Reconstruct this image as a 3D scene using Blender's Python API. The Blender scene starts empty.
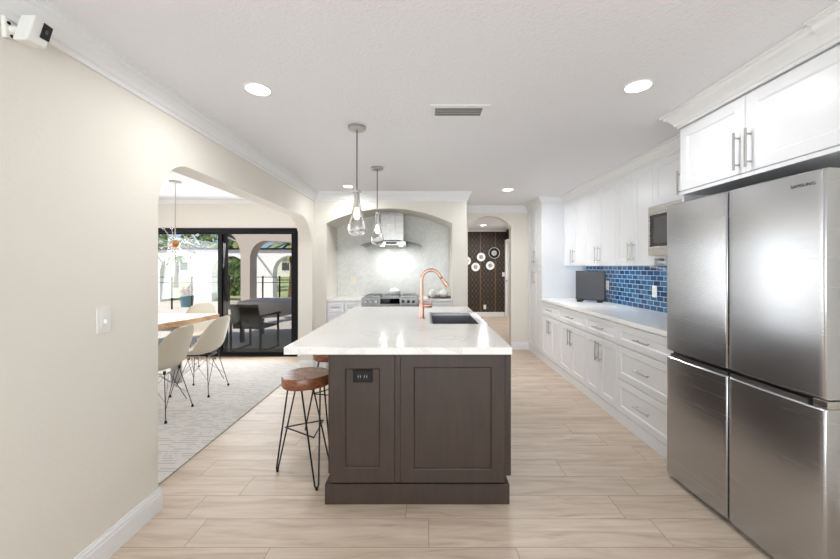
import bpy, bmesh, math, random
from mathutils import Vector, Matrix, noise
random.seed(7)
S = bpy.context.scene
COL = S.collection
PI = math.pi

# ------------------------------------------------------------------ camera
F_PX, VPX, VPY, EYE = 352.0, 425.0, 267.0, 1.37
cam = bpy.data.cameras.new('camera')
cam.sensor_fit = 'HORIZONTAL'; cam.sensor_width = 36.0
cam.lens = F_PX / 840.0 * 36.0
cam.shift_x = -(VPX - 420.0) / 840.0
cam.shift_y = (VPY - 279.5) / 840.0
cam.clip_start = 0.05; cam.clip_end = 400
co = bpy.data.objects.new('camera', cam); COL.objects.link(co)
co.location = (0, 0, EYE); co.rotation_euler = (PI / 2, 0, 0)
S.camera = co

# ------------------------------------------------------------------ sky, sun, daylight, dining fill, exposure
W = bpy.data.worlds.new('world'); S.world = W; W.use_nodes = True
wn = W.node_tree
sky = wn.nodes.new('ShaderNodeTexSky'); sky.sky_type = 'HOSEK_WILKIE'
sky.sun_direction = Vector((-0.2, -0.6, 0.75)).normalized(); sky.turbidity = 3.5
wn.links.new(sky.outputs[0], wn.nodes['Background'].inputs[0])
wn.nodes['Background'].inputs[1].default_value = 3.8
sun = bpy.data.lights.new('sun', 'SUN'); sun.energy = 6.5; sun.angle = 0.02; sun.color = (1, .96, .9)
so = bpy.data.objects.new('sun', sun); COL.objects.link(so)
so.rotation_euler = Vector((0.25, 0.55, -0.8)).to_track_quat('-Z', 'Y').to_euler()

def area_light(name, loc, direction, sx, sy, power, color=(1, 1, 1)):
    l = bpy.data.lights.new(name, 'AREA'); l.shape = 'RECTANGLE'; l.size = sx; l.size_y = sy
    l.energy = power; l.color = color
    o = bpy.data.objects.new(name, l); COL.objects.link(o); o.location = loc
    o.rotation_euler = Vector(direction).to_track_quat('-Z', 'Y').to_euler()
    return o
area_light('daylight_rear_window', (0.2, -2.6, 1.25), (0, 1, 0.42), 3.2, 2.0, 104, (.86, .93, 1))
area_light('daylight_patio_door', (-3.1, 5.30, 1.0), (0.1, -1, 0.0), 2.2, 1.8, 42, (.92, .96, 1))
area_light('dining_fill_light', (-5.35, 2.6, 1.35), (1, 0, -0.1), 2.2, 1.3, 70, (.90, .95, 1))  # added fill lamp; no window in this wall, brightens the right-hand cabinets
CAN_W, HOOD_W, STRIP_W = 7.5, 2.0, 4.5

S.view_settings.view_transform = 'Standard'
S.view_settings.look = 'None'
S.view_settings.gamma = 1.0
S.view_settings.use_curve_mapping = False
S.view_settings.exposure = 0.2
S.cycles.max_bounces = 10; S.cycles.diffuse_bounces = 5; S.cycles.glossy_bounces = 4
S.cycles.transmission_bounces = 8; S.cycles.transparent_max_bounces = 12
S.cycles.sample_clamp_indirect = 4.0
S.cycles.caustics_reflective = False; S.cycles.caustics_refractive = False
S.cycles.use_denoising = True

# ------------------------------------------------------------------ materials
def srgb(r, g, b):
    f = lambda c: (c / 255 / 12.92) if c / 255 <= .04045 else ((c / 255 + .055) / 1.055) ** 2.4
    return (f(r), f(g), f(b), 1)

class NT:
    def __init__(s, name):
        s.m = bpy.data.materials.new(name); s.m.use_nodes = True
        s.t = s.m.node_tree; s.b = s.t.nodes['Principled BSDF']; s.out = s.t.nodes['Material Output']
    def n(s, typ, **kw):
        x = s.t.nodes.new(typ)
        for k, v in kw.items(): setattr(x, k, v)
        return x
    def l(s, a, b): s.t.links.new(a, b)
    def val(s, sock, v):
        if isinstance(v, bpy.types.NodeSocket): s.l(v, sock)
        else: sock.default_value = v
    def math(s, op, a, b=0.0, c=0.0):
        x = s.n('ShaderNodeMath', operation=op)
        s.val(x.inputs[0], a); s.val(x.inputs[1], b); s.val(x.inputs[2], c)
        return x.outputs[0]
    def mix(s, fac, a, b, mode='MIX'):
        x = s.n('ShaderNodeMix', data_type='RGBA', blend_type=mode)
        s.val(x.inputs[0], fac); s.val(x.inputs[6], a); s.val(x.inputs[7], b)
        return x.outputs[2]
    def pos(s):
        g = s.n('ShaderNodeNewGeometry'); x = s.n('ShaderNodeSeparateXYZ'); s.l(g.outputs['Position'], x.inputs[0])
        return x.outputs[0], x.outputs[1], x.outputs[2]
    def objpos(s):
        g = s.n('ShaderNodeTexCoord'); x = s.n('ShaderNodeSeparateXYZ'); s.l(g.outputs['Object'], x.inputs[0])
        return x.outputs[0], x.outputs[1], x.outputs[2]
    def vec(s, x, y, z=0.0):
        c = s.n('ShaderNodeCombineXYZ'); s.val(c.inputs[0], x); s.val(c.inputs[1], y); s.val(c.inputs[2], z)
        return c.outputs[0]
    def noise(s, vec, scale=5, detail=3, rough=.5, dist=0.0):
        x = s.n('ShaderNodeTexNoise'); s.l(vec, x.inputs['Vector'])
        x.inputs['Scale'].default_value = scale; x.inputs['Detail'].default_value = detail
        x.inputs['Roughness'].default_value = rough; x.inputs['Distortion'].default_value = dist
        return x.outputs[0]
    def white(s, vec):
        x = s.n('ShaderNodeTexWhiteNoise', noise_dimensions='3D'); s.l(vec, x.inputs['Vector'])
        return x.outputs[0]
    def ramp(s, fac, stops):
        x = s.n('ShaderNodeValToRGB'); s.l(fac, x.inputs[0])
        e = x.color_ramp.elements
        while len(e) < len(stops): e.new(.5)
        for i, (p, c) in enumerate(stops): e[i].position = p; e[i].color = c
        return x.outputs[0]
    def bump(s, h, strength=.2, dist=.01):
        x = s.n('ShaderNodeBump'); x.inputs['Strength'].default_value = strength; x.inputs['Distance'].default_value = dist
        s.l(h, x.inputs['Height']); s.l(x.outputs[0], s.b.inputs['Normal'])
    def set(s, base=None, rough=None, metal=None, **kw):
        if base is not None: s.val(s.b.inputs['Base Color'], base)
        if rough is not None: s.val(s.b.inputs['Roughness'], rough)
        if metal is not None: s.val(s.b.inputs['Metallic'], metal)
        for k, v in kw.items(): s.val(s.b.inputs[k.replace('_', ' ')], v)
        return s

M = {}
def simple(key, rgb, rough=.5, metal=0.0, var=.04, bump=0.0, bscale=60, **kw):
    t = NT(key); X = t.n('ShaderNodeTexCoord').outputs['Object']
    nz = t.noise(X, 9, 3)
    c = srgb(*rgb); d = tuple(max(0, v * (1 - var)) for v in c[:3]) + (1,)
    t.set(base=t.mix(nz, d, c), rough=rough, metal=metal, **kw)
    if bump: t.bump(t.noise(X, bscale, 4), bump, .004)
    M[key] = t.m; return t

def stucco(key, rgb, scale=55, strength=.35):
    t = NT(key); x, y, z = t.pos(); v = t.vec(x, y, z)
    c = srgb(*rgb)
    t.set(base=t.mix(t.noise(v, 1.3, 3), c, tuple(k * .96 for k in c[:3]) + (1,)), rough=.8)
    h = t.noise(v, scale, 4, .6, .4)
    t.bump(h, strength, .004); M[key] = t.m
stucco('wall_paint', (232, 227, 217)); stucco('ceiling_paint', (240, 240, 243), 62, 1.0)
stucco('patio_stucco', (206, 194, 182), 30, .3); stucco('white_stucco', (246, 244, 240), 25, .2)
stucco('patio_tan', (188, 170, 152), 30, .3)
simple('trim_white', (238, 238, 238), .4); simple('cabinet_white', (240, 241, 244), .32, var=.015)
simple('plastic_white', (238, 237, 232), .35); simple('cream_plastic', (232, 226, 208), .4)
simple('nickel', (190, 188, 184), .28, 1.0); simple('chrome', (205, 205, 208), .12, 1.0)
simple('copper', (214, 166, 148), .3, 1.0); simple('gold_copper', (214, 158, 112), .25, 1.0)
simple('black_frame', (5, 5, 6), .5, Specular_IOR_Level=.25); simple('black_plastic', (7, 7, 8), .4, Specular_IOR_Level=.3)
simple('dark_metal', (78, 76, 74), .4, .8); simple('wire_black', (34, 32, 30), .45, .4)
simple('fridge_side', (70, 71, 73), .38, .7); simple('gap_black', (10, 10, 11), .6)
simple('screen_grey', (74, 75, 78), .18); simple('vent_grey', (176, 176, 178), .5); simple('vent_dark', (40, 40, 42), .6)
simple('chair_shell', (216, 208, 190), .42, var=.02); simple('leg_steel', (170, 170, 168), .3, .9)
simple('ceramic', (244, 243, 240), .15); simple('tray_dark', (92, 84, 76), .4)
simple('sling_black', (26, 25, 26), .7); simple('table_cloth', (234, 229, 228), .9, var=.2, bump=.2)
simple('pot_teal', (74, 116, 132), .4); simple('stone_floor', (196, 188, 178), .7, var=.15)
simple('trunk', (110, 92, 74), .9, var=.3); simple('slate', (112, 108, 106), .8)
simple('leaf_green', (112, 142, 74), .7, var=.5); simple('leaf_deep', (62, 92, 48), .7, var=.5); simple('leaf_palm', (150, 160, 92), .7, var=.4)
simple('leaf_rust', (176, 128, 92), .7, var=.5)
simple('plate_pattern', (64, 62, 60), .4, var=.3); simple('concrete_pale', (226, 222, 214), .8)
simple('lens_black', (6, 6, 7), .08); simple('door_white', (236, 236, 236), .4)

t = NT('lawn'); x, y, z = t.pos()
t.set(base=t.ramp(t.noise(t.vec(x, y), 3, 5), [(.3, srgb(150, 166, 104)), (.7, srgb(186, 194, 140))]), rough=.9); M['lawn'] = t.m

def emis(key, rgb, strength):
    t = NT(key); t.set(base=srgb(*rgb), rough=.4, Emission_Color=srgb(*rgb), Emission_Strength=strength); M[key] = t.m
emis('can_lens', (255, 250, 240), 16.0); emis('bulb_glow', (255, 226, 178), 14.0); emis('hood_glow', (255, 250, 240), 25.0)
emis('strip_glow', (232, 244, 255), 6.0)

# stainless steel, brushed
def steel(key, rgb, rough, axis, aniso=.6, var=.95, rv=.10):
    t = NT(key); x, y, z = t.objpos()
    v = t.vec(t.math('MULTIPLY', x, 1.5 if axis != 'x' else 260), t.math('MULTIPLY', y, 1.5 if axis != 'y' else 260), t.math('MULTIPLY', z, 1.5 if axis != 'z' else 260))
    nz = t.noise(v, 1.0, 2)
    c = srgb(*rgb)
    t.set(base=t.mix(nz, tuple(k * var for k in c[:3]) + (1,), c), rough=t.math('MULTIPLY_ADD', nz, rv, rough - rv/2), metal=1.0, Anisotropic=aniso)
    M[key] = t.m
steel('steel_fridge', (192, 193, 196), .27, 'z', .6, .985, .02); steel('steel', (196, 194, 191), .27, 'z'); steel('steel_range', (140, 138, 136), .38, 'x'); steel('steel_sink', (172, 172, 174), .34, 'x')

# thin window glass and insect screen
def thin(key, tint, fmin, fmax):
    t = NT(key); tr = t.n('ShaderNodeBsdfTransparent'); tr.inputs[0].default_value = tint
    gl = t.n('ShaderNodeBsdfGlossy'); gl.inputs['Roughness'].default_value = .02
    fr = t.n('ShaderNodeFresnel'); fr.inputs[0].default_value = 1.5
    mx = t.n('ShaderNodeMixShader'); t.l(t.math('MULTIPLY_ADD', fr.outputs[0], fmax, fmin), mx.inputs[0])
    t.l(tr.outputs[0], mx.inputs[1]); t.l(gl.outputs[0], mx.inputs[2]); t.l(mx.outputs[0], t.out.inputs[0]); M[key] = t.m
thin('window_glass', (.97, .98, .97, 1), 0.0, .6); thin('insect_mesh', (.78, .77, .78, 1), 0.0, .02)
thin('hood_glass', (.74, .78, .78, 1), .05, .9)
t = NT('lamp_glass'); t.set(base=(1, 1, 1, 1), rough=.0, Transmission_Weight=1.0, IOR=1.42)
t.bump(t.noise(t.n('ShaderNodeTexCoord').outputs['Object'], 26, 2), .35, .004); M['lamp_glass'] = t.m

# wood-look floor planks running along X
t = NT('plank_floor'); x, y, z = t.pos()
row = t.math('FLOOR', t.math('DIVIDE', t.math('ADD', y, .035), .195))
ry = t.math('FRACT', t.math('DIVIDE', t.math('ADD', y, .035), .195))
off = t.math('MULTIPLY', t.white(t.vec(row, 3.7, 1.2)), 1.2)
cx = t.math('DIVIDE', t.math('ADD', x, off), 1.2)
pid = t.vec(row, t.math('FLOOR', cx), .5); fx = t.math('FRACT', cx)
rnd = t.white(pid)
grain = t.noise(t.vec(t.math('MULTIPLY_ADD', rnd, 31, t.math('MULTIPLY', x, 1.1)), t.math('MULTIPLY', y, 9), t.math('MULTIPLY', rnd, 17)), 1.6, 6, .6, 1.2)
grain2 = t.noise(t.vec(t.math('MULTIPLY', x, 3), t.math('MULTIPLY', y, 60), rnd), 1.5, 3, .6)
c = t.ramp(grain, [(.30, srgb(182, 160, 138)), (.5, srgb(208, 190, 171)), (.72, srgb(222, 208, 192))])
c = t.mix(t.math('MULTIPLY', rnd, .28), c, srgb(184, 166, 148))
c = t.mix(t.math('MULTIPLY', grain2, .16), c, srgb(162, 136, 112))
ex = t.math('MINIMUM', fx, t.math('SUBTRACT', 1, fx)); ey = t.math('MINIMUM', ry, t.math('SUBTRACT', 1, ry))
gr = t.math('MAXIMUM', t.math('LESS_THAN', ex, .0018), t.math('LESS_THAN', ey, .010))
c = t.mix(t.math('MULTIPLY', gr, .75), c, srgb(142, 124, 106))
t.set(base=c, rough=.42); t.bump(t.math('MULTIPLY_ADD', gr, -1.0, t.math('MULTIPLY', grain2, .25)), .12, .003); M['plank_floor'] = t.m

# white quartz with faint veins
t = NT('quartz'); x, y, z = t.pos(); v = t.vec(x, y, z)
a = t.noise(v, 1.1, 5, .55, 1.6)
vein = t.math('LESS_THAN', t.math('ABSOLUTE', t.math('SUBTRACT', a, .5)), .006)
soft = t.math('MULTIPLY', vein, t.noise(v, 2.2, 2))
t.set(base=t.mix(t.math('MULTIPLY', soft, .3), srgb(243, 241, 237), srgb(186, 178, 168)), rough=.14); M['quartz'] = t.m

# stained brown island wood
t = NT('island_wood'); x, y, z = t.objpos()
a = t.noise(t.vec(t.math('MULTIPLY', x, 12), t.math('MULTIPLY', y, 12), t.math('MULTIPLY', z, 1.3)), 2, 5, .6, .8)
b = t.noise(t.vec(x, y, z), 2.0, 3)
c = t.ramp(a, [(.3, srgb(56, 43, 35)), (.7, srgb(70, 55, 46))])
t.set(base=t.mix(t.math('MULTIPLY', b, .3), c, srgb(58, 45, 37)), rough=.5); M['island_wood'] = t.m
# seat wood / table wood
def wood(key, c1, c2, sx, sy, sz, rough=.4):
    t = NT(key); x, y, z = t.objpos()
    a = t.noise(t.vec(t.math('MULTIPLY', x, sx), t.math('MULTIPLY', y, sy), t.math('MULTIPLY', z, sz)), 1.2, 5, .6, 1.4)
    t.set(base=t.ramp(a, [(.28, srgb(*c1)), (.7, srgb(*c2))]), rough=rough); M[key] = t.m
wood('seat_wood', (92, 52, 32), (146, 94, 62), 6, 22, 30, .24)
wood('table_wood', (176, 128, 88), (224, 190, 152), 18, 3, 26, .3)
wood('patio_boards', (92, 84, 76), (122, 112, 102), 2, 24, 3, .7)

# blue glass subway tile on the right wall (coords y,z)
t = NT('blue_tile'); x, y, z = t.pos()
TW, TH = .105, .0515
rr = t.math('DIVIDE', t.math('SUBTRACT', z, .92), TH); row = t.math('FLOOR', rr); fz = t.math('FRACT', rr)
uu = t.math('ADD', t.math('DIVIDE', y, TW), t.math('MULTIPLY', t.math('MODULO', row, 2.0), .5)); fu = t.math('FRACT', uu)
rnd = t.white(t.vec(row, t.math('FLOOR', uu), 2.2))
c = t.ramp(rnd, [(0, srgb(10, 42, 76)), (.45, srgb(22, 68, 106)), (.8, srgb(52, 104, 138)), (1, srgb(16, 52, 90))])
gr = t.math('MAXIMUM', t.math('LESS_THAN', t.math('MINIMUM', fu, t.math('SUBTRACT', 1, fu)), .026), t.math('LESS_THAN', t.math('MINIMUM', fz, t.math('SUBTRACT', 1, fz)), .05))
t.set(base=t.mix(gr, c, srgb(176, 196, 214)), rough=t.math('MULTIPLY_ADD', gr, .5, .08)); t.bump(t.math('MULTIPLY', gr, -1), .3, .003); M['blue_tile'] = t.m

# pale herringbone marble (x,z plane)
t = NT('herringbone'); x, y, z = t.pos()
u = t.math('DIVIDE', t.math('MULTIPLY', t.math('ADD', x, z), .7071), .021)
v = t.math('DIVIDE', t.math('MULTIPLY', t.math('SUBTRACT', z, x), .7071), .021)
iu = t.math('FLOOR', u); iv = t.math('FLOOR', v)
k = t.math('FLOORED_MODULO', t.math('SUBTRACT', iu, iv), 4.0)       # 0,1 horizontal tile; 2,3 vertical tile
hor = t.math('LESS_THAN', k, 1.5)
hu = t.math('SUBTRACT', iu, k)                                       # start of the horizontal tile
vv = t.math('SUBTRACT', iv, t.math('SUBTRACT', 3.0, k))              # start of the vertical tile
idx = t.mix(hor, t.vec(iu, vv, 7.0), t.vec(hu, iv, 1.0))
fu = t.math('FRACT', u); fv = t.math('FRACT', v)
def inrange(a, lo): return t.math('LESS_THAN', a, lo)
eu_lo = t.math('LESS_THAN', fu, .07); ev_lo = t.math('LESS_THAN', fv, .07)
k0 = t.math('COMPARE', k, 0.0, .1); k3 = t.math('COMPARE', k, 3.0, .1)
g_h = t.math('MAXIMUM', ev_lo, t.math('MULTIPLY', eu_lo, k0))
g_v = t.math('MAXIMUM', eu_lo, t.math('MULTIPLY', ev_lo, k3))
gr = t.math('MAXIMUM', t.math('MULTIPLY', hor, g_h), t.math('MULTIPLY', t.math('SUBTRACT', 1.0, hor), g_v))
rnd = t.white(idx)
c = t.ramp(rnd, [(0, srgb(218, 219, 213)), (.5, srgb(225, 225, 220)), (1, srgb(233, 232, 228))])
t.set(base=t.mix(gr, c, srgb(204, 202, 194)), rough=.25); M['herringbone'] = t.m

# dark hall wallpaper with tan ogee lines and stripes (x,z plane)
t = NT('wallpaper'); x, y, z = t.pos()
s = t.math('ADD', t.math('COSINE', t.math('MULTIPLY', t.math('ADD', x, y), 58.0)), t.math('COSINE', t.math('MULTIPLY', z, 40.0)))
s2 = t.math('ADD', t.math('COSINE', t.math('MULTIPLY', t.math('ADD', x, y), 58.0)), t.math('MULTIPLY', t.math('COSINE', t.math('MULTIPLY', z, 40.0)), -1.0))
l1 = t.math('LESS_THAN', t.math('ABSOLUTE', s), .14); l2 = t.math('LESS_THAN', t.math('ABSOLUTE', t.math('SUBTRACT', s2, .9)), .12)
st = t.math('LESS_THAN', t.math('ABSOLUTE', t.math('SUBTRACT', t.math('FRACT', t.math('DIVIDE', t.math('ADD', x, y), .41)), .5)), .035)
ln = t.math('MAXIMUM', t.math('MULTIPLY', t.math('MAXIMUM', l1, l2), .5), t.math('MULTIPLY', st, .5))
t.set(base=t.mix(ln, srgb(36, 27, 23), srgb(138, 110, 80)), rough=.6); M['wallpaper'] = t.m

# rug: pale grey with broken rows of darker dashes
t = NT('rug_weave'); x, y, z = t.pos()
row = t.math('FLOOR', t.math('DIVIDE', y, .032)); fr = t.math('FRACT', t.math('DIVIDE', y, .032))
v = t.noise(t.vec(t.math('MULTIPLY', x, 9), t.math('MULTIPLY', row, 3.1), 0.0), 1.0, 3)
big = t.noise(t.vec(x, y, 0.0), 1.6, 3)
dash = t.math('MULTIPLY', t.math('GREATER_THAN', v, .5), t.math('LESS_THAN', fr, .42))
c = t.mix(big, srgb(214, 210, 203), srgb(198, 195, 189))
t.set(base=t.mix(t.math('MULTIPLY', dash, .5), c, srgb(150, 150, 148)), rough=.95); t.bump(t.noise(t.vec(x, y, z), 220, 2), .3, .003); M['rug_weave'] = t.m

# ------------------------------------------------------------------ mesh helpers
class MB:
    def __init__(s): s.v = []; s.f = []
    def add(s, verts, faces):
        b = len(s.v); s.v += [Vector(p) for p in verts]; s.f += [[i + b for i in f] for f in faces]; return s
    def box(s, x0, x1, y0, y1, z0, z1):
        if x0 > x1: x0, x1 = x1, x0
        if y0 > y1: y0, y1 = y1, y0
        if z0 > z1: z0, z1 = z1, z0
        return s.add([(x0,y0,z0),(x1,y0,z0),(x1,y1,z0),(x0,y1,z0),(x0,y0,z1),(x1,y0,z1),(x1,y1,z1),(x0,y1,z1)],
                     [(0,3,2,1),(4,5,6,7),(0,1,5,4),(1,2,6,5),(2,3,7,6),(3,0,4,7)])
    def rings(s, rings, cap0=True, cap1=True):
        n = len(rings[0]); v = [p for r in rings for p in r]; f = []
        for i in range(len(rings) - 1):
            for j in range(n):
                k = (j + 1) % n
                f.append((i*n+j, i*n+k, (i+1)*n+k, (i+1)*n+j))
        if cap0: f.append(tuple(range(n))[::-1])
        if cap1: f.append(tuple((len(rings)-1)*n + j for j in range(n)))
        return s.add(v, f)
    def tube(s, pts, r, seg=8):
        pts = [Vector(p) for p in pts]; rr = r if isinstance(r, (list, tuple)) else [r] * len(pts)
        rings = []; up = None
        for i, p in enumerate(pts):
            d = ((pts[min(i+1, len(pts)-1)] - p).normalized() + (p - pts[max(i-1, 0)]).normalized())
            d = d.normalized() if d.length > 1e-6 else Vector((0, 0, 1))
            if up is None: up = Vector((0, 0, 1)) if abs(d.z) < .9 else Vector((1, 0, 0))
            a = (up - d * up.dot(d)).normalized(); b = d.cross(a); up = a
            rings.append([p + (a * math.cos(2*PI*k/seg) + b * math.sin(2*PI*k/seg)) * rr[i] for k in range(seg)])
        return s.rings(rings)
    def lathe(s, prof, c=(0, 0, 0), seg=32, axis='z', close=False):
        c = Vector(c); rings = []
        for r, h in prof:
            ring = []
            for k in range(seg):
                a = 2*PI*k/seg; p, q = max(r, 1e-5)*math.cos(a), max(r, 1e-5)*math.sin(a)
                ring.append(c + (Vector((p, q, h)) if axis == 'z' else Vector((h, p, q)) if axis == 'x' else Vector((q, h, p))))
            rings.append(ring)
        if close: rings.append(rings[0]); return s.rings(rings, False, False)
        return s.rings(rings)
    def prism(s, poly, axis, a, b):
        """closed polygon extruded along an axis: 'y' -> (x,z), 'x' -> (y,z), 'z' -> (x,y)"""
        mk = {'y': lambda p, h: (p[0], h, p[1]), 'x': lambda p, h: (h, p[0], p[1]), 'z': lambda p, h: (p[0], p[1], h)}[axis]
        n = len(poly); v = [mk(p, a) for p in poly] + [mk(p, b) for p in poly]
        f = [tuple(range(n)), tuple(range(2*n-1, n-1, -1))] + [(i, i+n, (i+1) % n + n, (i+1) % n) for i in range(n)]
        return s.add(v, f)

def build(name, mb, mat, parent=None, bevel=0.0, smooth=False, seg=2, origin=None, rec=True):
    """one mesh object; with a parent its vertices (world coordinates) become local to the parent chain's place"""
    o0 = Vector((0, 0, 0)); p = parent
    while p is not None: o0 = o0 + p.location; p = p.parent
    if parent is None and origin is not None: o0 = Vector(origin)
    me = bpy.data.meshes.new(name); me.from_pydata([v - o0 for v in mb.v], [], mb.f)
    bm = bmesh.new(); bm.from_mesh(me); bmesh.ops.recalc_face_normals(bm, faces=bm.faces)
    big = [f for f in bm.faces if len(f.verts) > 4]
    if big: bmesh.ops.triangulate(bm, faces=big, ngon_method='EAR_CLIP')
    bm.to_mesh(me); bm.free()
    me.materials.append(M[mat] if isinstance(mat, str) else mat)
    o = bpy.data.objects.new(name, me); COL.objects.link(o)
    if parent is not None: o.parent = parent
    elif origin is not None: o.location = origin
    if smooth:
        me.polygons.foreach_set('use_smooth', [True] * len(me.polygons)); me.set_sharp_from_angle(angle=.7)
    if bevel:
        b = o.modifiers.new('bevel', 'BEVEL'); b.width = bevel; b.segments = seg; b.limit_method = 'ANGLE'; b.angle_limit = .6
    return o

def thing(name, label, cat, loc=(0, 0, 0), group=None):
    o = bpy.data.objects.new(name, None); COL.objects.link(o); o.location = loc; o.empty_display_size = .05
    return tag(o, label, cat, group)
def tag(o, label, cat, group=None):
    o['label'] = label; o['category'] = cat
    if group: o['group'] = group
    return o
def struct(name, mb, mat, parent=None, bevel=0.0, smooth=False):
    o = build(name, mb, mat, parent, bevel, smooth)
    if parent is None: o['kind'] = 'structure'
    return o
def dup(root, loc, rz=None, label=None, group=None):
    def cp(o, par):
        c = o.copy(); COL.objects.link(c)
        if par is not None: c.parent = par
        for ch in list(o.children):
            if ch.get('_copied') is None: cp(ch, c)
        return c
    r = cp(root, None); r.location = loc
    if rz is not None: r.rotation_euler = (0, 0, rz)
    if label: r['label'] = label
    if group: r['group'] = group
    return r

X_, Y_, Z_ = Vector((1, 0, 0)), Vector((0, 1, 0)), Vector((0, 0, 1))
def shaker(o, U, N, w, h, rail=.06, t=.02, rec=.008):
    """a framed door/drawer front: o = lower left corner on the back plane, U across, Z up, N outward"""
    o, U, N = Vector(o), Vector(U), Vector(N); mb = MB(); c = .0025
    P = lambda u, v, n: o + U*u + Z_*v + N*n
    def ring(m, n): return [P(m, m, n), P(w-m, m, n), P(w-m, h-m, n), P(m, h-m, n)]
    mb.rings([ring(0, 0), ring(0, t-c), ring(c, t), ring(rail, t), ring(rail+.004, t-.002), ring(rail+.009, t-rec)])
    return mb
def pull(c, N, A, length, r=.006, stand=.03):
    """bar pull centred at c on the face, N outward, A along the bar"""
    c, N, A = Vector(c), Vector(N), Vector(A); mb = MB(); h = length/2
    mb.tube([c - A*h + N*stand, c + A*h + N*stand], r, 10)
    for s in (-1, 1): mb.tube([c + A*(h*.72*s), c + A*(h*.72*s) + N*stand], r*.8, 8)
    return mb
def arch_pts(x0, x1, zs, rise, n=16):
    """segmental arch from (x0,zs) to (x1,zs) with the given rise"""
    w = (x1-x0)/2; R = (w*w + rise*rise)/(2*rise); cx = (x0+x1)/2; cz = zs + rise - R
    a0 = math.asin(w/R); return [(cx + R*math.sin(-a0 + 2*a0*i/n), cz + R*math.cos(-a0 + 2*a0*i/n)) for i in range(n+1)]
def sweep(path, prof, side=-1):
    """profile (d, z) along a 2D path; d is measured to the right of the path (side -1)"""
    n = len(path); pts = [Vector((p[0], p[1])) for p in path]; rings = []
    for i in range(n):
        dirs = []
        if i > 0: dirs.append((pts[i]-pts[i-1]).normalized())
        if i < n-1: dirs.append((pts[i+1]-pts[i]).normalized())
        nr = [Vector((d.y, -d.x)) for d in dirs]
        m = nr[0] if len(nr) == 1 else (nr[0]+nr[1]) / (1 + nr[0].dot(nr[1]))
        rings.append([Vector((pts[i].x + m.x*d, pts[i].y + m.y*d, z)) for d, z in prof])
    mb = MB(); k = len(prof); v = [p for r in rings for p in r]; f = []
    for i in range(n-1):
        for j in range(k):
            q = (j+1) % k; f.append((i*k+j, i*k+q, (i+1)*k+q, (i+1)*k+j))
    f.append(tuple(range(k))); f.append(tuple((n-1)*k + j for j in range(k)))
    return mb.add(v, f)

# ================================================================== SETTING
ZC = 2.39
XL, XLD = -1.505, -1.670            # kitchen and dining faces of the left wall
XR = 2.36; YA, YB, YH = 4.80, 5.40, 5.85
YD = 5.39                            # dining wall with the sliding door
struct('floor', MB().box(-5.6, 3.2, -2.9, YD + .15, -.12, 0).box(XLD, 3.2, YD + .15, 9.9, -.12, 0), 'plank_floor')
struct('ceiling', MB().box(-5.7, 3.3, -5.6, YD + .3, ZC, ZC + .2).box(XLD, 3.3, YD + .3, 10.0, ZC, ZC + .2), 'ceiling_paint')  # unseen stretch past the rear wall is an added overhang blocking the sun
# left wall with the big rounded opening (y, z)
def ell(cy, cz, ry, rz, a0, a1, n=12): return [(cy + ry*math.cos(a0+(a1-a0)*i/n), cz + rz*math.sin(a0+(a1-a0)*i/n)) for i in range(n+1)]
op0, op1, ztop = 1.985, 4.70, 2.003
prof = [(-2.8, 0), (-2.8, ZC), (YA, ZC), (YA, 0), (op1, 0)] + ell(op1-.42, ztop-.40, .42, .40, 0, PI/2) + ell(op0+.26, ztop-.30, .26, .30, PI/2, PI) + [(op0, 0)]
struct('wall_left', MB().prism(prof, 'x', XLD, XL), 'wall_paint')
# alcove block: a deep arched recess in the wall facing the camera (x, z)
ax0, ax1 = -1.345, .372
prof = [(XLD, 0), (XLD, ZC), (.566, ZC), (.566, 0), (ax1, 0)] + arch_pts(ax0, ax1, 1.965, .205)[::-1] + [(ax0, 0)]
struct('wall_alcove', MB().prism(prof, 'y', YA, YB), 'wall_paint')
struct('wall_alcove_back', MB().box(XLD, .566, YB, YB + .12, 0, ZC), 'wall_paint')
struct('trim_1', MB().box(ax0 + .002, ax1 - .002, YB - .010, YB - .001, .90, 2.2), 'herringbone')
struct('wall_hall_side', MB().box(.42, .566, YB + .12, 9.8, 0, ZC), 'wall_paint')
prof = [(.566, 0), (.566, ZC), (XR, ZC), (XR, 0), (1.43, 0)] + arch_pts(.71, 1.43, 2.045, .175)[::-1] + [(.71, 0)]
struct('wall_hall_arch', MB().prism(prof, 'y', YH, YH + .14), 'wall_paint')
struct('wall_right', MB().box(XR, XR + .12, -2.8, YH + .14, 0, ZC), 'wall_paint')
# hall end
struct('wall_hall_end', MB().box(.42, 2.24, 9.74, 9.86, 0, 2.366), 'wallpaper')
struct('wall_hall_right', MB().box(2.24, 2.36, YH + .14, 9.86, 2.12, ZC), 'wallpaper')
struct('trim_2', MB().box(.566, 2.24, 9.70, 9.735, 2.345, ZC), 'trim_white')
struct('baseboard_hall_end', MB().box(.57, 2.20, 9.722, 9.739, 0, .125), 'trim_white')
d2 = struct('door_2', MB().box(2.25, 2.30, YH + .14, 9.72, .005, 2.115), 'door_white')
struct('frame', MB().box(2.205, 2.249, 9.62, 9.72, .005, 2.115).box(2.205, 2.249, 9.0, 9.62, 2.04, 2.115), 'trim_white', d2)
build('handle', MB().lathe([(.012, 0), (.012, -.03), (.026, -.04), (.026, -.06), (.01, -.065)], (2.249, 9.52, 1.0), 12, 'x'), 'nickel', d2, smooth=True)
# dining room
door_x0, door_x1, dz = -4.32, -1.945, 1.967
prof = [(-5.6, 0), (-5.6, ZC), (XLD, ZC), (XLD, 0), (door_x1, 0), (door_x1, dz), (door_x0, dz), (door_x0, 0)]
struct('wall_dining_end', MB().prism(prof, 'y', YD, YD + .15), 'wall_paint')
prof = [(-2.8, 0), (-2.8, ZC), (YD + .15, ZC), (YD + .15, 0)]
struct('wall_dining_left', MB().box(-5.72, -5.6, -2.8, YD + .15, 0, ZC), 'wall_paint')
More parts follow.
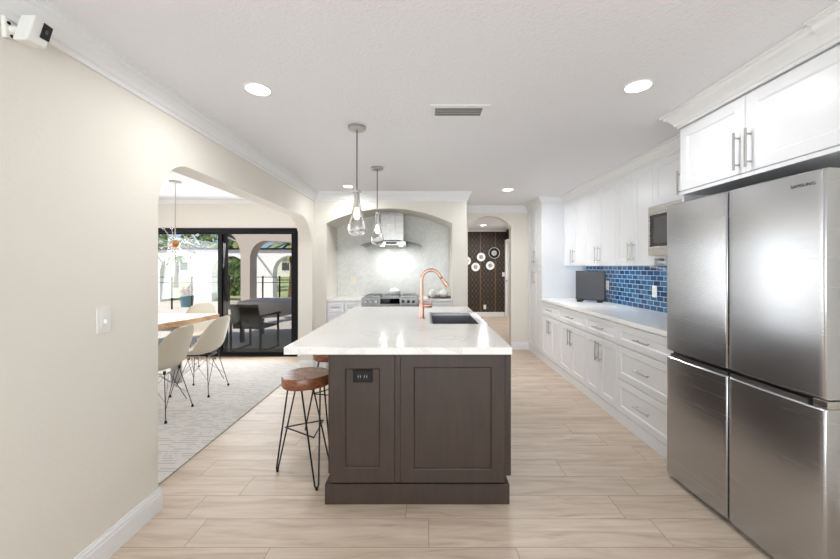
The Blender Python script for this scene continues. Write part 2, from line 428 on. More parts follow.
# rear wall behind the camera with a wide window
struct('wall_rear', MB().box(-5.6, -1.5, -2.9, -2.8, 0, ZC).box(1.9, XR, -2.9, -2.8, 0, ZC).box(-1.5, 1.9, -2.9, -2.8, 0, .2).box(-1.5, 1.9, -2.9, -2.8, 2.25, ZC), 'wall_paint')
w1 = struct('window_1', MB().box(-1.5, 1.9, -2.88, -2.83, .2, .26).box(-1.5, 1.9, -2.88, -2.83, 2.19, 2.25).box(-1.5, -1.44, -2.88, -2.83, .2, 2.25).box(1.84, 1.9, -2.88, -2.83, .2, 2.25).box(.16, .24, -2.88, -2.83, .2, 2.25), 'trim_white')
build('pane', MB().box(-1.44, 1.84, -2.86, -2.855, .26, 2.19), 'window_glass', w1)
# crown mouldings and baseboards
crown = [(0, 2.262), (.010, 2.262), (.013, 2.282), (.024, 2.288), (.029, 2.305), (.046, 2.340), (.052, 2.344), (.055, 2.362), (.064, 2.366), (.064, ZC), (0, ZC)]
struct('trim_3', sweep([(XL, -2.8), (XL, YA), (.566, YA), (.566, YH), (1.70, YH)], crown), 'trim_white')
struct('trim_4', sweep([(-5.6, -2.8), (-5.6, YD), (XLD, YD)], [(0, 2.335), (.012, 2.335), (.05, ZC), (0, ZC)]), 'trim_white')
base = [(0, 0), (.016, 0), (.016, .088), (.012, .096), (.013, .106), (.008, .112), (.006, .123), (0, .123)]
struct('baseboard_left', sweep([(XL, -2.8), (XL, op0), (XLD, op0)], base), 'trim_white')
struct('baseboard_hall', sweep([(1.43, YH), (1.72, YH)], base), 'trim_white')
struct('baseboard_dining', sweep([(door_x1, YD), (XLD, YD)], base), 'trim_white')
struct('baseboard_corner', sweep([(XLD, op1), (XL, op1), (XL, YA), (ax0, YA)], base), 'trim_white')
# sliding patio door
d1 = struct('door_1', MB().box(door_x0, door_x1, YD - .01, YD + .13, dz-.065, dz).box(door_x0, door_x1, YD - .01, YD + .13, 0, .025)
            .box(door_x0, door_x0 + .08, YD - .01, YD + .13, .025, dz-.065).box(door_x1 - .045, door_x1, YD - .01, YD + .13, .025, dz-.065), 'black_frame')
mx = -3.125
def sash(x0, x1, y): return MB().box(x0, x0+.06, y, y+.04, .025, dz-.065).box(x1-.06, x1, y, y+.04, .025, dz-.065).box(x0+.06, x1-.06, y, y+.04, dz-.09, dz-.065).box(x0+.06, x1-.06, y, y+.04, .025, .06)
build('sliding_sash', sash(door_x0 + .08, mx + .055, YD + .06), 'black_frame', d1)
build('fixed_sash', sash(mx - .055, door_x1 - .045, YD + .012), 'black_frame', d1)
build('glass_pane', MB().box(door_x0 + .14, mx - .005, YD + .078, YD + .082, .06, dz-.09), 'window_glass', d1)
build('glass_pane', MB().box(mx + .005, door_x1 - .105, YD + .030, YD + .034, .06, dz-.09), 'window_glass', d1)
build('insect_screen', MB().box(mx + .02, door_x1 - .05, YD + .112, YD + .114, .03, dz-.07), 'insect_mesh', d1)

# ================================================================== RIGHT-HAND CABINETS
UW, NW = Vector((0, -1, 0)), Vector((-1, 0, 0))
FB, FU, FF = 1.71, 2.03, 1.69          # front faces: base units, wall units, unit above the refrigerator
GAP = .003
def door_at(parent, face, yfar, w, z0, h, handle=None, kind='door', rail=.06):
    """handle: ('v', y, z) vertical bar, ('h', None, None) centred horizontal bar"""
    d = build(kind, shaker((face + .02, yfar - GAP/2, z0 + GAP/2), UW, NW, w - GAP, h - GAP, rail), 'cabinet_white', parent)
    if handle:
        if handle[0] == 'v': mb = pull((face, handle[1], handle[2]), NW, Z_, handle[3] if len(handle) > 3 else .19)
        else: mb = pull((face, yfar - w/2, z0 + h/2), NW, UW, min(.19, w*.34))
        build('handle', mb, 'nickel', d, smooth=True)
    return d
YS = [5.14, 4.49, 3.75, 3.14, 2.37]
# tall pantry
p = thing('pantry_cabinet', 'tall white pantry cabinet with stacked double doors at far end of cabinet run', 'cabinet', (2.0, 5.49, 0))
build('body', MB().box(FB + .021, XR - .001, YS[0] + .001, YH - .001, .0, 2.30), 'cabinet_white', p)
pm = (YS[0] + YH) / 2; pw = (YH - YS[0]) / 2
for z0, z1, hz in ((.10, 1.375, 1.21), (1.385, 2.30, 1.53)):
    door_at(p, FB, YH - .002, pw - .002, z0, z1 - z0, ('v', pm + .035, hz, .2)); door_at(p, FB, pm, pw, z0, z1 - z0, ('v', pm - .035, hz, .2))
build('toe_kick', MB().box(FB + .004, FB + .021, YS[0] + .001, YH - .002, 0, .095), 'cabinet_white', p)
# base cabinets
names = ['white base cabinet with one drawer over two doors, next to the tall pantry',
         'white base cabinet with one drawer over two doors, middle of the three drawer-and-door units',
         'white base cabinet with one drawer over two doors, next to the three-drawer unit']
for i in range(3):
    y1, y0 = YS[i], YS[i+1]; c = (y1+y0)/2; w = (y1-y0)/2
    b = thing('base_cabinet', names[i], 'cabinet', (2.0, c, 0), 'base cabinets along the right wall')
    build('body', MB().box(FB + .021, XR - .001, y0 + .001, y1 - .001, 0, .88), 'cabinet_white', b)
    build('toe_kick', MB().box(FB + .004, FB + .021, y0 + .001, y1 - .001, 0, .095), 'cabinet_white', b)
    door_at(b, FB, y1, y1-y0, .685, .185, ('h',), 'drawer', .045)
    door_at(b, FB, y1, w, .10, .58, ('v', c + .035, .545)); door_at(b, FB, c, w, .10, .58, ('v', c - .035, .545))
y1, y0 = YS[3], YS[4]
b = thing('drawer_cabinet', 'white base cabinet with three stacked drawers, beside the refrigerator', 'cabinet', (2.0, (y0+y1)/2, 0), 'base cabinets along the right wall')
build('body', MB().box(FB + .021, XR - .001, y0 + .001, y1 - .001, 0, .88), 'cabinet_white', b)
build('toe_kick', MB().box(FB + .004, FB + .021, y0 + .001, y1 - .001, 0, .095), 'cabinet_white', b)
for z0, h in ((.685, .185), (.39, .29), (.10, .285)): door_at(b, FB, y1, y1-y0, z0, h, ('h',), 'drawer', .055)
ct = tag(build('kitchen_countertop', MB().box(FB - .025, XR - .001, YS[4] + .001, YS[0] - .001, .882, .92), 'quartz', bevel=.003), 'long white quartz countertop along the right wall under the blue tile', 'countertop')
struct('trim_5', MB().box(XR - .009, XR - .0005, YS[4], YS[0] - .001, .921, 1.404), 'blue_tile')
# wall cabinets
names = ['white wall cabinet with two tall doors, next to the tall pantry', 'white wall cabinet with two tall doors, second from the pantry',
         'white wall cabinet with two tall doors, next to the microwave']
for i in range(3):
    y1, y0 = YS[i], YS[i+1]; c = (y1+y0)/2; w = (y1-y0)/2
    b = thing('wall_cabinet', names[i], 'cabinet', (2.2, c, 1.40), 'wall cabinets along the right wall')
    build('body', MB().box(FU + .021, XR - .001, y0 + .001, y1 - .001, 1.405, 2.305), 'cabinet_white', b)
    door_at(b, FU, y1, w, 1.385, .915, ('v', c + .035, 1.515)); door_at(b, FU, c, w, 1.385, .915, ('v', c - .035, 1.515))
    build('light_rail', MB().box(FU + .021, FU + .035, y0 + .001, y1 - .001, 1.385, 1.404), 'cabinet_white', b)
y1, y0 = YS[3], YS[4]; c = (y0+y1)/2
b = thing('microwave_cabinet', 'white wall cabinet with short doors and an open niche holding the microwave', 'cabinet', (2.2, c, 1.40), 'wall cabinets along the right wall')
build('body', MB().box(FU + .021, XR - .001, y0 + .001, y1 - .001, 1.905, 2.305), 'cabinet_white', b)
build('niche', MB().box(FU + .001, XR - .001, y1 - .021, y1 - .001, 1.385, 1.904).box(FU + .001, XR - .001, y0 + .001, y0 + .021, 1.385, 1.904)
      .box(FU + .002, XR - .001, y0 + .021, y1 - .021, 1.445, 1.465).box(FU + .03, XR - .001, y0 + .021, y1 - .021, 1.405, 1.42), 'cabinet_white', b)
build('divider', MB().box(FU + .01, FU + .03, c + .23, c + .245, 1.39, 1.444), 'cabinet_white', b)
door_at(b, FU, y1, (y1-y0)/2, 1.905, .395, ('v', c + .035, 2.035)); door_at(b, FU, c, (y1-y0)/2, 1.905, .395, ('v', c - .035, 2.035))
# cabinet above the refrigerator, with its side panel reaching the floor
fy1, fy0 = 2.335, 1.36; c = 1.86
b = thing('refrigerator_cabinet', 'large white two-door cabinet above the refrigerator', 'cabinet', (2.0, c, 1.85))
build('body', MB().box(FF + .021, XR - .001, fy0, fy1, 1.845, 2.305), 'cabinet_white', b)
tag(build('side_panel', MB().box(FF + .03, XR - .001, fy1 + .001, fy1 + .02, 0, 1.844), 'cabinet_white'), 'tall white panel standing between the drawer cabinet and the refrigerator', 'panel')
door_at(b, FF, fy1, fy1 - c, 1.868, .412, ('v', c + .035, 1.99, .2)); door_at(b, FF, c, c - fy0, 1.868, .412, ('v', c - .035, 1.99, .2))
build('bottom_rail', MB().box(FF + .003, FF + .021, fy0, fy1, 1.845, 1.866), 'cabinet_white', b)
cab_crown = [(0.012, 2.283), (-.012, 2.283), (-.012, 2.300), (.004, 2.302), (.008, 2.316), (.024, 2.322), (.034, 2.336), (.060, 2.362), (.070, 2.366), (.074, 2.376), (.086, 2.378), (.086, ZC-.001), (-.02, ZC-.001), (-.02, 2.3)]
cab_crown = [(.0, 2.286), (.010, 2.286), (.012, 2.300), (.022, 2.304), (.026, 2.320), (.048, 2.350), (.064, 2.360), (.068, 2.372), (.084, 2.375), (.084, ZC-.001), (-.02, ZC-.001), (-.02, 2.306), (0, 2.306)]
struct('trim_6', sweep([(FB, YH), (FB, YS[0]), (FU, YS[0]), (FU, fy1 + .0), (FF, fy1), (FF, fy0 - .02)], cab_crown), 'trim_white')
struct('trim_7', sweep([(FF - .04, 1.47), (FF - .04, -.4)], [(0, 2.335), (.03, 2.352), (.04, 2.378), (.07, 2.38), (.07, ZC-.001), (0, ZC-.001)]), 'trim_white')

# ================================================================== REFRIGERATOR
RZ = 0.036
fr = thing('refrigerator', 'stainless steel four-door refrigerator', 'refrigerator', (1.586, 2.312, 0))
FL = fr.location
def door_curved(w0, w1, z0, z1, bulge=.009, t=.065, slope=0.0):
    """front panel between widths w0..w1 (towards the camera) with rounded vertical edges; built in world coords"""
    n = 18; mb = MB(); out = []
    dd = [.0, .0006, .002, .0045, .008]
    for s in [k/(w1-w0) for k in dd] + [i/n for i in range(1, n)] + [1 - k/(w1-w0) for k in dd[::-1]]:
        u = w0 + (w1-w0)*s
        e = min(s, 1-s)*(w1-w0); rr = .008
        edge = 0 if e >= rr else rr - math.sqrt(max(0, rr*rr - (rr-e)**2))
        out.append((edge - bulge*(1-(2*s-1)**2), u))
    ring = lambda z, ins: [(FL.x + a + ins, FL.y - u, z) for a, u in out] + [(FL.x + t, FL.y - w1, z), (FL.x + t, FL.y - w0, z)]
    mb.rings([ring(z0, .006), ring(z0 + .006, 0), ring(z1 - .006, 0), ring(z1, .006)])
    return mb
FW = .89; HM = .445
build('body', MB().box(FL.x + .07, FL.x + .60, FL.y - FW, FL.y, .03, 1.755), 'fridge_side', fr, bevel=.006)
build('base_grille', MB().box(FL.x + .05, FL.x + .6, FL.y - FW + .02, FL.y - .02, .004, .04), 'gap_black', fr)
du = build('upper_door', door_curved(0, HM, .830, 1.772), 'steel_fridge', fr, smooth=True)
du2 = build('upper_door', door_curved(HM + .009, FW, .830, 1.772), 'steel_fridge', fr, smooth=True)
dl = build('lower_door', door_curved(0, HM, .028, .790), 'steel_fridge', fr, smooth=True)
dl2 = build('lower_door', door_curved(HM + .009, FW, .028, .790), 'steel_fridge', fr, smooth=True)
for d, a, bb in ((dl, .03, HM - .004), (dl2, HM + .012, FW - .07)):
    build('grip_recess', MB().box(FL.x + .006, FL.x + .06, FL.y - bb, FL.y - a, .791, .812), 'steel_range', d)
build('gasket', MB().box(FL.x + .045, FL.x + .069, FL.y - FW + .004, FL.y - .004, .04, 1.765), 'gap_black', fr)
build('hinge_cap', MB().box(FL.x + .012, FL.x + .075, FL.y - FW, FL.y - FW + .055, .790, .824), 'steel', fr, bevel=.003)
build('hinge_cap', MB().box(FL.x + .03, FL.x + .16, FL.y - FW + .005, FL.y - FW + .07, 1.756, 1.776), 'black_plastic', fr, bevel=.003)
build('hinge_cap', MB().box(FL.x + .03, FL.x + .16, FL.y - .07, FL.y - .005, 1.756, 1.776), 'black_plastic', fr, bevel=.003)
# raised lettering on the right-hand upper door
def letters(text, size, depth, rot, loc, mat, parent, name='lettering', space=1.1):
    cu = bpy.data.curves.new('text', 'FONT'); cu.body = text; cu.size = size; cu.extrude = depth; cu.align_x = 'CENTER'; cu.space_character = space
    to = bpy.data.objects.new('text', cu); COL.objects.link(to)
    bpy.context.view_layer.update()
    me = bpy.data.meshes.new_from_object(to.evaluated_get(bpy.context.evaluated_depsgraph_get()))
    bpy.data.objects.remove(to)
    mt = Matrix.Translation(Vector(loc)) @ Matrix(rot).to_4x4()
    mb = MB(); mb.add([mt @ v.co for v in me.vertices], [tuple(pp.vertices) for pp in me.polygons])
    return build(name, mb, mat, parent)
rot = Matrix(((0, 0, -1), (-1, 0, 0), (0, 1, 0)))     # text x -> -Y, text y -> Z, normal -> -X
lt = letters('SAMSUNG', .0195, .0006, rot, (FL.x, FL.y - .812, 1.712), 'gap_black', du2, 'lettering', 1.05)
for v in lt.data.vertices:      # follow the bowed door front
    s_ = (-v.co.y - HM - .006) / (FW - HM - .006); v.co.x += -.009*(1 - (2*s_ - 1)**2) - .0006
fr.rotation_euler = (0, 0, RZ)

# ================================================================== THINGS ALONG THE RIGHT WALL
mw = thing('microwave', 'stainless steel microwave with black window in the cabinet niche', 'microwave', (2.1, 2.755, 1.466))
m0, m1, mf = YS[4] + .025, YS[3] - .024, 1.975
build('body', MB().box(mf + .025, 2.34, m0, m1, 1.466, 1.895), 'steel', mw)
build('front_frame', MB().box(mf, mf + .024, m0, m1, 1.82, 1.895).box(mf, mf + .024, m0, m1, 1.468, 1.545).box(mf, mf + .024, m1 - .02, m1, 1.545, 1.82).box(mf, mf + .024, m0, m0 + .15, 1.545, 1.82), 'steel', mw, bevel=.002)
build('window', MB().box(mf + .006, mf + .022, m0 + .15, m1 - .02, 1.545, 1.82), 'lens_black', mw)
build('door_trim', MB().box(mf + .004, mf + .006, m0 + .2, m1 - .07, 1.575, 1.795), 'screen_grey', mw)
# small monitor standing on the counter
tv = thing('monitor', 'small dark grey screen standing on the counter in front of the blue tile', 'screen', (2.135, 4.55, .92))
a = math.atan2(-.20, .27)
def rotbox(mb, c, rz, x0, x1, y0, y1, z0, z1):
    R = Matrix.Rotation(rz, 3, 'Z'); b = len(mb.v); mb.box(x0, x1, y0, y1, z0, z1)
    for i in range(b, len(mb.v)): mb.v[i] = R @ mb.v[i] + Vector(c)
    return mb
c = tv.location
build('housing', rotbox(MB(), c, a, -.175, .175, -.012, .035, .022, .398), 'black_plastic', tv, bevel=.006)
build('panel', rotbox(MB(), c, a, -.168, .168, -.0165, -.0125, .032, .39), 'screen_grey', tv)
for s in (-1, 1): build('foot', rotbox(MB(), c, a, .12*s - .03, .12*s + .03, -.07, .06, .001, .021), 'black_plastic', tv, bevel=.004)
def wall_outlet(label, loc, face, cat='outlet', mat='plastic_white', kind='outlet', slots=True, mat2='cream_plastic'):
    """face: unit vector out of the wall"""
    N = Vector(face); U = Vector((0, 0, 1)).cross(N) ; L = Vector(loc)
    t = thing('wall_outlet' if kind == 'outlet' else 'light_switch', label, cat, loc)
    def bx(u0, u1, n0, n1, z0, z1):
        mb = MB(); ps = [L + U*u + N*n + Z_*z for n in (n0, n1) for z in (z0, z1) for u in (u0, u1)]
        return mb.add(ps, [(0,1,3,2),(4,6,7,5),(0,4,5,1),(2,3,7,6),(0,2,6,4),(1,5,7,3)])
    build('plate', bx(-.036, .036, 0.0005, .006, -.06, .06), mat, t, bevel=.002)
    if kind == 'outlet':
        for z in (-.024, .024): build('receptacle', bx(-.017, .017, .0062, .008, z - .016, z + .016), mat2, t, bevel=.0008)
    else:
        build('toggle', bx(-.016, .016, .0062, .008, -.034, .034), mat, t); build('lever', bx(-.006, .006, .008, .022, -.016, .004), mat, t, bevel=.002)
    return t
wall_outlet('white outlet plate on the blue tile, nearer the refrigerator', (XR - .009, 3.60, 1.12), (-1, 0, 0))
wall_outlet('white outlet plate on the blue tile just behind the dark screen', (XR - .009, 4.53, 1.135), (-1, 0, 0))
wall_outlet('cream outlet plate on the herringbone tile left of the range', (-1.10, YB - .010, 1.165), (0, -1, 0), mat='cream_plastic')
wall_outlet('white light switch on the left wall', (XL, 1.645, 1.122), (1, 0, 0), 'switch', kind='switch')
wall_outlet('white outlet low on the patterned dark wall with something plugged in', (1.655, 9.739, .265), (0, -1, 0))
wall_outlet('white switch plate on the right edge of the patterned dark wall', (2.17, 9.739, 1.165), (0, -1, 0), 'switch', kind='switch')
# under-cabinet light strip
us = tag(build('under_cabinet_light', MB().box(2.14, 2.17, 3.2, 5.08, 1.394, 1.404), 'strip_glow'), 'thin light strip under the white wall cabinets above the blue tile', 'light')
ul = area_light('under_cabinet_lamp', (2.155, 4.14, 1.39), (.15, 0, -1), .05, 1.8, STRIP_W, (.93, .97, 1)); 

# ================================================================== ISLAND
isl = thing('kitchen_island', 'dark brown wooden kitchen island with panelled end below the white top', 'island', (-.05, 3.0, 0))
IX0, IX1, IY0, IY1 = -.553, .468, 2.046, 3.93
build('body', MB().box(IX0, IX1, IY0, 2.74, .118, .877).box(IX0, .0, 2.74, 3.56, .118, .877).box(0.0, IX1, 2.74, 3.56, .118, .60).box(IX0, IX1, 3.56, IY1, .118, .877), 'island_wood', isl)
build('plinth', MB().box(-.578, .488, 2.030, 3.94, 0, .116), 'island_wood', isl, bevel=.002)
build('end_panel', shaker((-.546, IY0 - .001, .128), (1, 0, 0), (0, -1, 0), .372, .742, .083, .02, .009), 'island_wood', isl)
build('end_panel', shaker((-.142, IY0 - .001, .128), (1, 0, 0), (0, -1, 0), .604, .742, .075, .02, .009), 'island_wood', isl)
build('mullion', MB().box(-.173, -.143, IY0 - .012, IY0 - .001, .128, .87), 'island_wood', isl)
ys = [2.056, 2.42, 2.765, 3.155, 3.545, 3.92]
for i in range(5):
    y0, y1 = ys[i], ys[i+1]; sinkbay = i in (2, 3)
    d = build('door', shaker((IX1 + .001, y0 + .002, .15), (0, 1, 0), (1, 0, 0), y1-y0-.004, .45 if sinkbay else .715, .06, .034, .008), 'island_wood', isl)
    build('handle', pull((IX1 + .035, y1 - .04 if i % 2 == 0 else y0 + .04, .5), (1, 0, 0), Z_, .16, .005, .028), 'nickel', d, smooth=True)
for i in range(3):
    build('side_panel', shaker((IX0 - .001, IY1 - i*.62 - .01, .15), (0, -1, 0), (-1, 0, 0), .60, .715, .07, .018, .008), 'island_wood', isl)
pl = build('outlet_plate', MB().box(-.413, -.302, IY0 - .031, IY0 - .022, .708, .778), 'black_plastic', isl, bevel=.002)
for dx in (-.018, .018):
    build('receptacle', MB().box(-.3575 + dx - .014, -.3575 + dx + .014, IY0 - .0335, IY0 - .0315, .724, .762), 'gap_black', pl, bevel=.0008)
    build('receptacle_slot', MB().box(-.3575 + dx - .008, -.3575 + dx - .005, IY0 - .0345, IY0 - .0337, .738, .75).box(-.3575 + dx + .005, -.3575 + dx + .008, IY0 - .0345, IY0 - .0337, .738, .75), 'vent_grey', pl)
CX0, CX1, CY0, CY1 = -.79, .488, 1.966, 4.0
SX0, SX1, SY0, SY1 = .045, .505, 2.785, 3.50
poly = [(CX0, CY0), (CX1, CY0), (CX1, SY0), (SX0, SY0), (SX0, SY1), (CX1, SY1), (CX1, CY1), (CX0, CY1)]
tag(build('island_countertop', MB().prism(poly, 'z', .880, .920), 'quartz', bevel=.003), 'white quartz worktop with faint veins on the brown island', 'countertop')
sk = thing('sink', 'stainless apron-front sink set into the right edge of the island worktop', 'sink', (.27, 3.14, .70))
t_ = .016; zb, zt = .665, .912
build('basin', MB().box(SX0 + .002, SX1, SY0 + .002, SY0 + t_, zb, zt).box(SX0 + .002, SX1, SY1 - t_, SY1 - .002, zb, zt).box(SX0 + .002, SX0 + t_, SY0 + t_, SY1 - t_, zb, zt)
      .box(SX1 - .072, SX1, SY0 + t_, SY1 - t_, zb, zt).box(SX0 + .002, SX1, SY0 + .002, SY1 - .002, zb - .02, zb), 'steel_sink', sk)
build('ledge', MB().box(SX0 + t_, SX1 - .072, SY1 - .075, SY1 - t_, zt - .03, zt - .012), 'steel_sink', sk)
build('drain', MB().lathe([(.0, .0), (.05, .0), (.05, .006), (.035, .004), (.0, .002)], (.27, 3.15, zb), 20), 'chrome', sk, smooth=True)
# copper faucet: swings out to the right over the sink
fc = thing('faucet', 'tall copper gooseneck faucet with pull-down head on the island', 'faucet', (-.028, 3.10, .92))
fx, fy = -.028, 3.10
build('base', MB().lathe([(.026, .001), (.026, .006), (.021, .010), (.021, .130), (.018, .136), (.0, .136)], (fx, fy, .92), 20), 'copper', fc, smooth=True)
pts = [(fx, fy, 1.05), (fx, fy, 1.262)]; R = .082
for i in range(1, 15):
    a = PI - i*(PI*.86)/14; pts.append((fx + R + R*math.cos(a), fy, 1.262 + R*math.sin(a)))
d = (Vector(pts[-1]) - Vector(pts[-2])).normalized(); pts.append(Vector(pts[-1]) + d*.02)
build('neck', MB().tube(pts, .0138, 12), 'copper', fc, smooth=True)
e = Vector(pts[-1]); hd = (d + Vector((.25, 0, -.1))).normalized()
build('collar', MB().tube([e, e + hd*.012], .0140, 12), 'dark_metal', fc, smooth=True)
build('spray_head', MB().tube([e + hd*.012, e + hd*.05, e + hd*.085, e + hd*.10], [.014, .016, .020, .018], 14), 'copper', fc, smooth=True)
build('valve', MB().tube([(fx + .015, fy, 1.03), (fx + .080, fy, 1.03), (fx + .088, fy, 1.03)], [.019, .019, .015], 14), 'copper', fc, smooth=True)
build('lever', MB().tube([(fx + .080, fy, 1.03), (fx + .086, fy - .004, 1.045), (fx + .088, fy - .006, 1.115)], [.006, .006, .0045], 8), 'copper', fc, smooth=True)

# ================================================================== STOOLS
def make_stool(label):
    t = thing('bar_stool', label, 'stool', (0, 0, 0), 'wooden stools at the island')
    n = 40; top = []
    for k in range(n):
        a = 2*PI*k/n; r = .152*(1 + .035*math.sin(2*a + .6) + .025*math.sin(3*a + 1.2)); top.append((r*math.cos(a), r*math.sin(a)))
    sc = lambda f, z: [Vector((x*f, y*f, z)) for x, y in top]
    build('seat', MB().rings([sc(.955, .598), sc(.99, .606), sc(1.0, .63), sc(.99, .660), sc(.965, .668)]), 'seat_wood', t, smooth=True)
    feet = []
    for a in (3.0, -.95, 1.05):
        foot = Vector((.205*math.cos(a), .205*math.sin(a), .008)); feet.append(foot); mb = MB()
        tang = Vector((-math.sin(a), math.cos(a), 0)); out = Vector((math.cos(a), math.sin(a), 0))
        p0 = out*.095 + tang*.06 + Z_*.597; p1 = out*.095 - tang*.06 + Z_*.597
        mb.tube([p0, p0 + (foot + tang*.012 + Z_*.02 - p0)*.5, foot + tang*.012 + Z_*.02, foot + tang*.004, foot - tang*.004, foot - tang*.012 + Z_*.02, p1], .0055, 8)
        l = build('leg', mb, 'wire_black', t, smooth=True)
        build('mounting_plate', MB().box(out.x*.10-.03, out.x*.10+.03, out.y*.10-.03, out.y*.10+.03, .5935, .5975), 'wire_black', l)
        build('foot_cap', MB().lathe([(.009, -.008), (.009, .008), (.0, .010)], foot, 10), 'black_plastic', l, smooth=True)
    f2 = lambda a, z: Vector((math.cos(a), math.sin(a), 0))*(.095 + (.205-.095)*(.597-z)/.59) + Z_*z
    ps = [f2(a, .30) for a in (3.0, -.95, 1.05)]
    for i in range(3): build('stretcher', MB().tube([ps[i], ps[(i+1) % 3]], .0048, 8), 'wire_black', t, smooth=True)
    return t
s0 = make_stool('brown wood-slab stool with black hairpin legs at the near end of the island'); s0.location = (-.785, 2.33, 0)
dup(s0, (-.80, 3.0, 0), .35, 'second wood-slab stool, mostly hidden behind the nearest stool')

# ================================================================== PENDANTS, CEILING FITTINGS
def make_pendant(label, loc, drop):
    x, y = loc; t = thing('pendant_lamp', label, 'lamp', (x, y, ZC), 'glass pendants over the island')
    build('canopy', MB().lathe([(.0, .0), (.064, .0), (.064, -.016), (.058, -.022), (.0, -.022)], (x, y, ZC - .0005), 32), 'nickel', t, smooth=True)
    zt = 1.925
    build('rod', MB().tube([(x, y, ZC - .021), (x, y, zt - .002)], .0042, 8), 'dark_metal', t, smooth=True)
    build('cap', MB().lathe([(.0, .0), (.030, .0), (.031, -.018), (.0, -.019)], (x, y, zt), 24), 'nickel', t, smooth=True)
    outer = [(.019, -.020), (.020, -.05), (.026, -.10), (.037, -.155), (.052, -.21), (.063, -.25), (.067, -.275), (.064, -.297), (.053, -.316), (.034, -.328), (.015, -.332), (.0, -.333)]
    inner = [(.0, -.312), (.028, -.308), (.048, -.296), (.0585, -.277), (.056, -.25), (.046, -.21), (.0315, -.155), (.0215, -.10), (.0165, -.05), (.0155, -.020)]
    build('glass_shade', MB().lathe(outer + inner, (x, y, zt), 40, close=True), 'lamp_glass', t, smooth=True)
    build('socket', MB().lathe([(.0, -.021), (.011, -.021), (.011, -.125), (.0, -.125)], (x, y, zt), 16), 'nickel', t, smooth=True)
    build('bulb', MB().lathe([(.0, -.126), (.010, -.126), (.013, -.14), (.021, -.165), (.023, -.185), (.017, -.205), (.0, -.214)], (x, y, zt), 20), 'bulb_glow', t, smooth=True)
    return t
make_pendant('teardrop glass pendant lamp nearer the camera', (-.495, 2.56), 0)
make_pendant('teardrop glass pendant lamp farther away, in front of the range hood', (-.49, 3.61), 0)
def can_light(label, x, y, r=.064, z=ZC, power=1.0):
    t = thing('recessed_light', label, 'light', (x, y, z), 'recessed ceiling lights')
    build('trim_ring', MB().lathe([(r, 0), (r + .010, 0), (r + .008, -.005), (r, -.005)], (x, y, z - .0005), 28, close=True), 'trim_white', t, smooth=True)
    build('lens', MB().lathe([(0, 0), (r - .001, 0), (r - .001, -.004), (0, -.004)], (x, y, z - .0005), 28), 'can_lens', t)
    l = bpy.data.lights.new('can_lamp', 'AREA'); l.shape = 'DISK'; l.size = r*1.8; l.spread = math.radians(168); l.energy = CAN_W*power; l.color = (.96, .98, 1)
    o = bpy.data.objects.new('can_lamp', l); COL.objects.link(o); o.parent = t; o.location = (0, 0, -.012)
    return t
can_light('round recessed ceiling light near the left wall crown', -.957, 2.017, power=.75)
can_light('round recessed ceiling light in front of the refrigerator cabinet', 1.20, 1.983, power=.42)
can_light('round recessed ceiling light just left of the nearer pendant cap, by the range alcove', -.97, 4.44, .055, power=.7)
can_light('round recessed ceiling light in front of the hallway arch', 1.09, 4.63, power=1.7)
can_light('round recessed ceiling light in the hallway beyond the arch', 1.42, 8.55, power=3.5)
v = thing('ceiling_vent', 'white ceiling air vent with grey slats', 'vent', (.225, 2.30, ZC))
vx0, vx1, vy0, vy1 = .035, .415, 2.205, 2.405
build('frame', MB().box(vx0, vx1, vy0, vy0 + .035, ZC - .008, ZC - .0005).box(vx0, vx1, vy1 - .03, vy1, ZC - .008, ZC - .0005).box(vx0, vx0 + .03, vy0 + .035, vy1 - .03, ZC - .008, ZC - .0005).box(vx1 - .045, vx1, vy0 + .035, vy1 - .03, ZC - .008, ZC - .0005), 'trim_white', v, bevel=.002)
build('backing', MB().box(vx0 + .03, vx1 - .045, vy0 + .035, vy1 - .03, ZC - .002, ZC - .0005), 'vent_dark', v)
for i in range(5):
    y = vy0 + .040 + i*.027
    build('slat', MB().box(vx0 + .03, vx1 - .045, y, y + .013, ZC - .005, ZC - .0035), 'vent_grey', v)
# security camera at the upper left
sc = thing('security_camera', 'small white security camera on a wall bracket under the left crown', 'camera', (XL, 1.27, 2.22))
build('bracket', MB().add([(XL + .0005, 1.245, 2.27), (XL + .0005, 1.295, 2.25), (XL + .0005, 1.30, 2.205), (XL + .0005, 1.25, 2.185), (XL + .012, 1.25, 2.265), (XL + .012, 1.29, 2.247), (XL + .012, 1.294, 2.21), (XL + .012, 1.255, 2.19)],
      [(0,1,2,3),(4,7,6,5),(0,4,5,1),(1,5,6,2),(2,6,7,3),(3,7,4,0)]), 'plastic_white', sc, bevel=.003)
for p in ((1.262, 2.245), (1.272, 2.203)): build('screw', MB().lathe([(0, .0), (.006, .0), (.006, .002), (0, .002)], (XL + .0122, p[0], p[1]), 10, 'x'), 'black_plastic', sc)
build('arm', MB().tube([(XL + .010, 1.275, 2.228), (XL + .035, 1.277, 2.226), (XL + .056, 1.278, 2.225)], [.014, .012, .011], 10), 'plastic_white', sc, smooth=True)
q = [(1.235, 2.170), (1.304, 2.177), (1.327, 2.271), (1.262, 2.277)]
Q = lambda u, v, x: Vector((x,) + tuple((1-u)*(1-v)*q[0][k] + u*(1-v)*q[1][k] + u*v*q[2][k] + (1-u)*v*q[3][k] for k in (0, 1)))
def slab(u0, u1, v0, v1, x0, x1):
    return MB().add([Q(u, v, x) for x in (x0, x1) for v in (v0, v1) for u in (u0, u1)], [(0,1,3,2),(4,6,7,5),(0,4,5,1),(2,3,7,6),(0,2,6,4),(1,5,7,3)])
hb = build('housing', slab(0, 1, 0, 1, -1.452, -1.400), 'plastic_white', sc, bevel=.007, seg=3)
build('lens_window', slab(.50, .97, .30, .93, -1.3995, -1.3975), 'lens_black', hb, bevel=.0005)
build('lens', slab(.66, .80, .52, .70, -1.3973, -1.3965), 'screen_grey', hb)

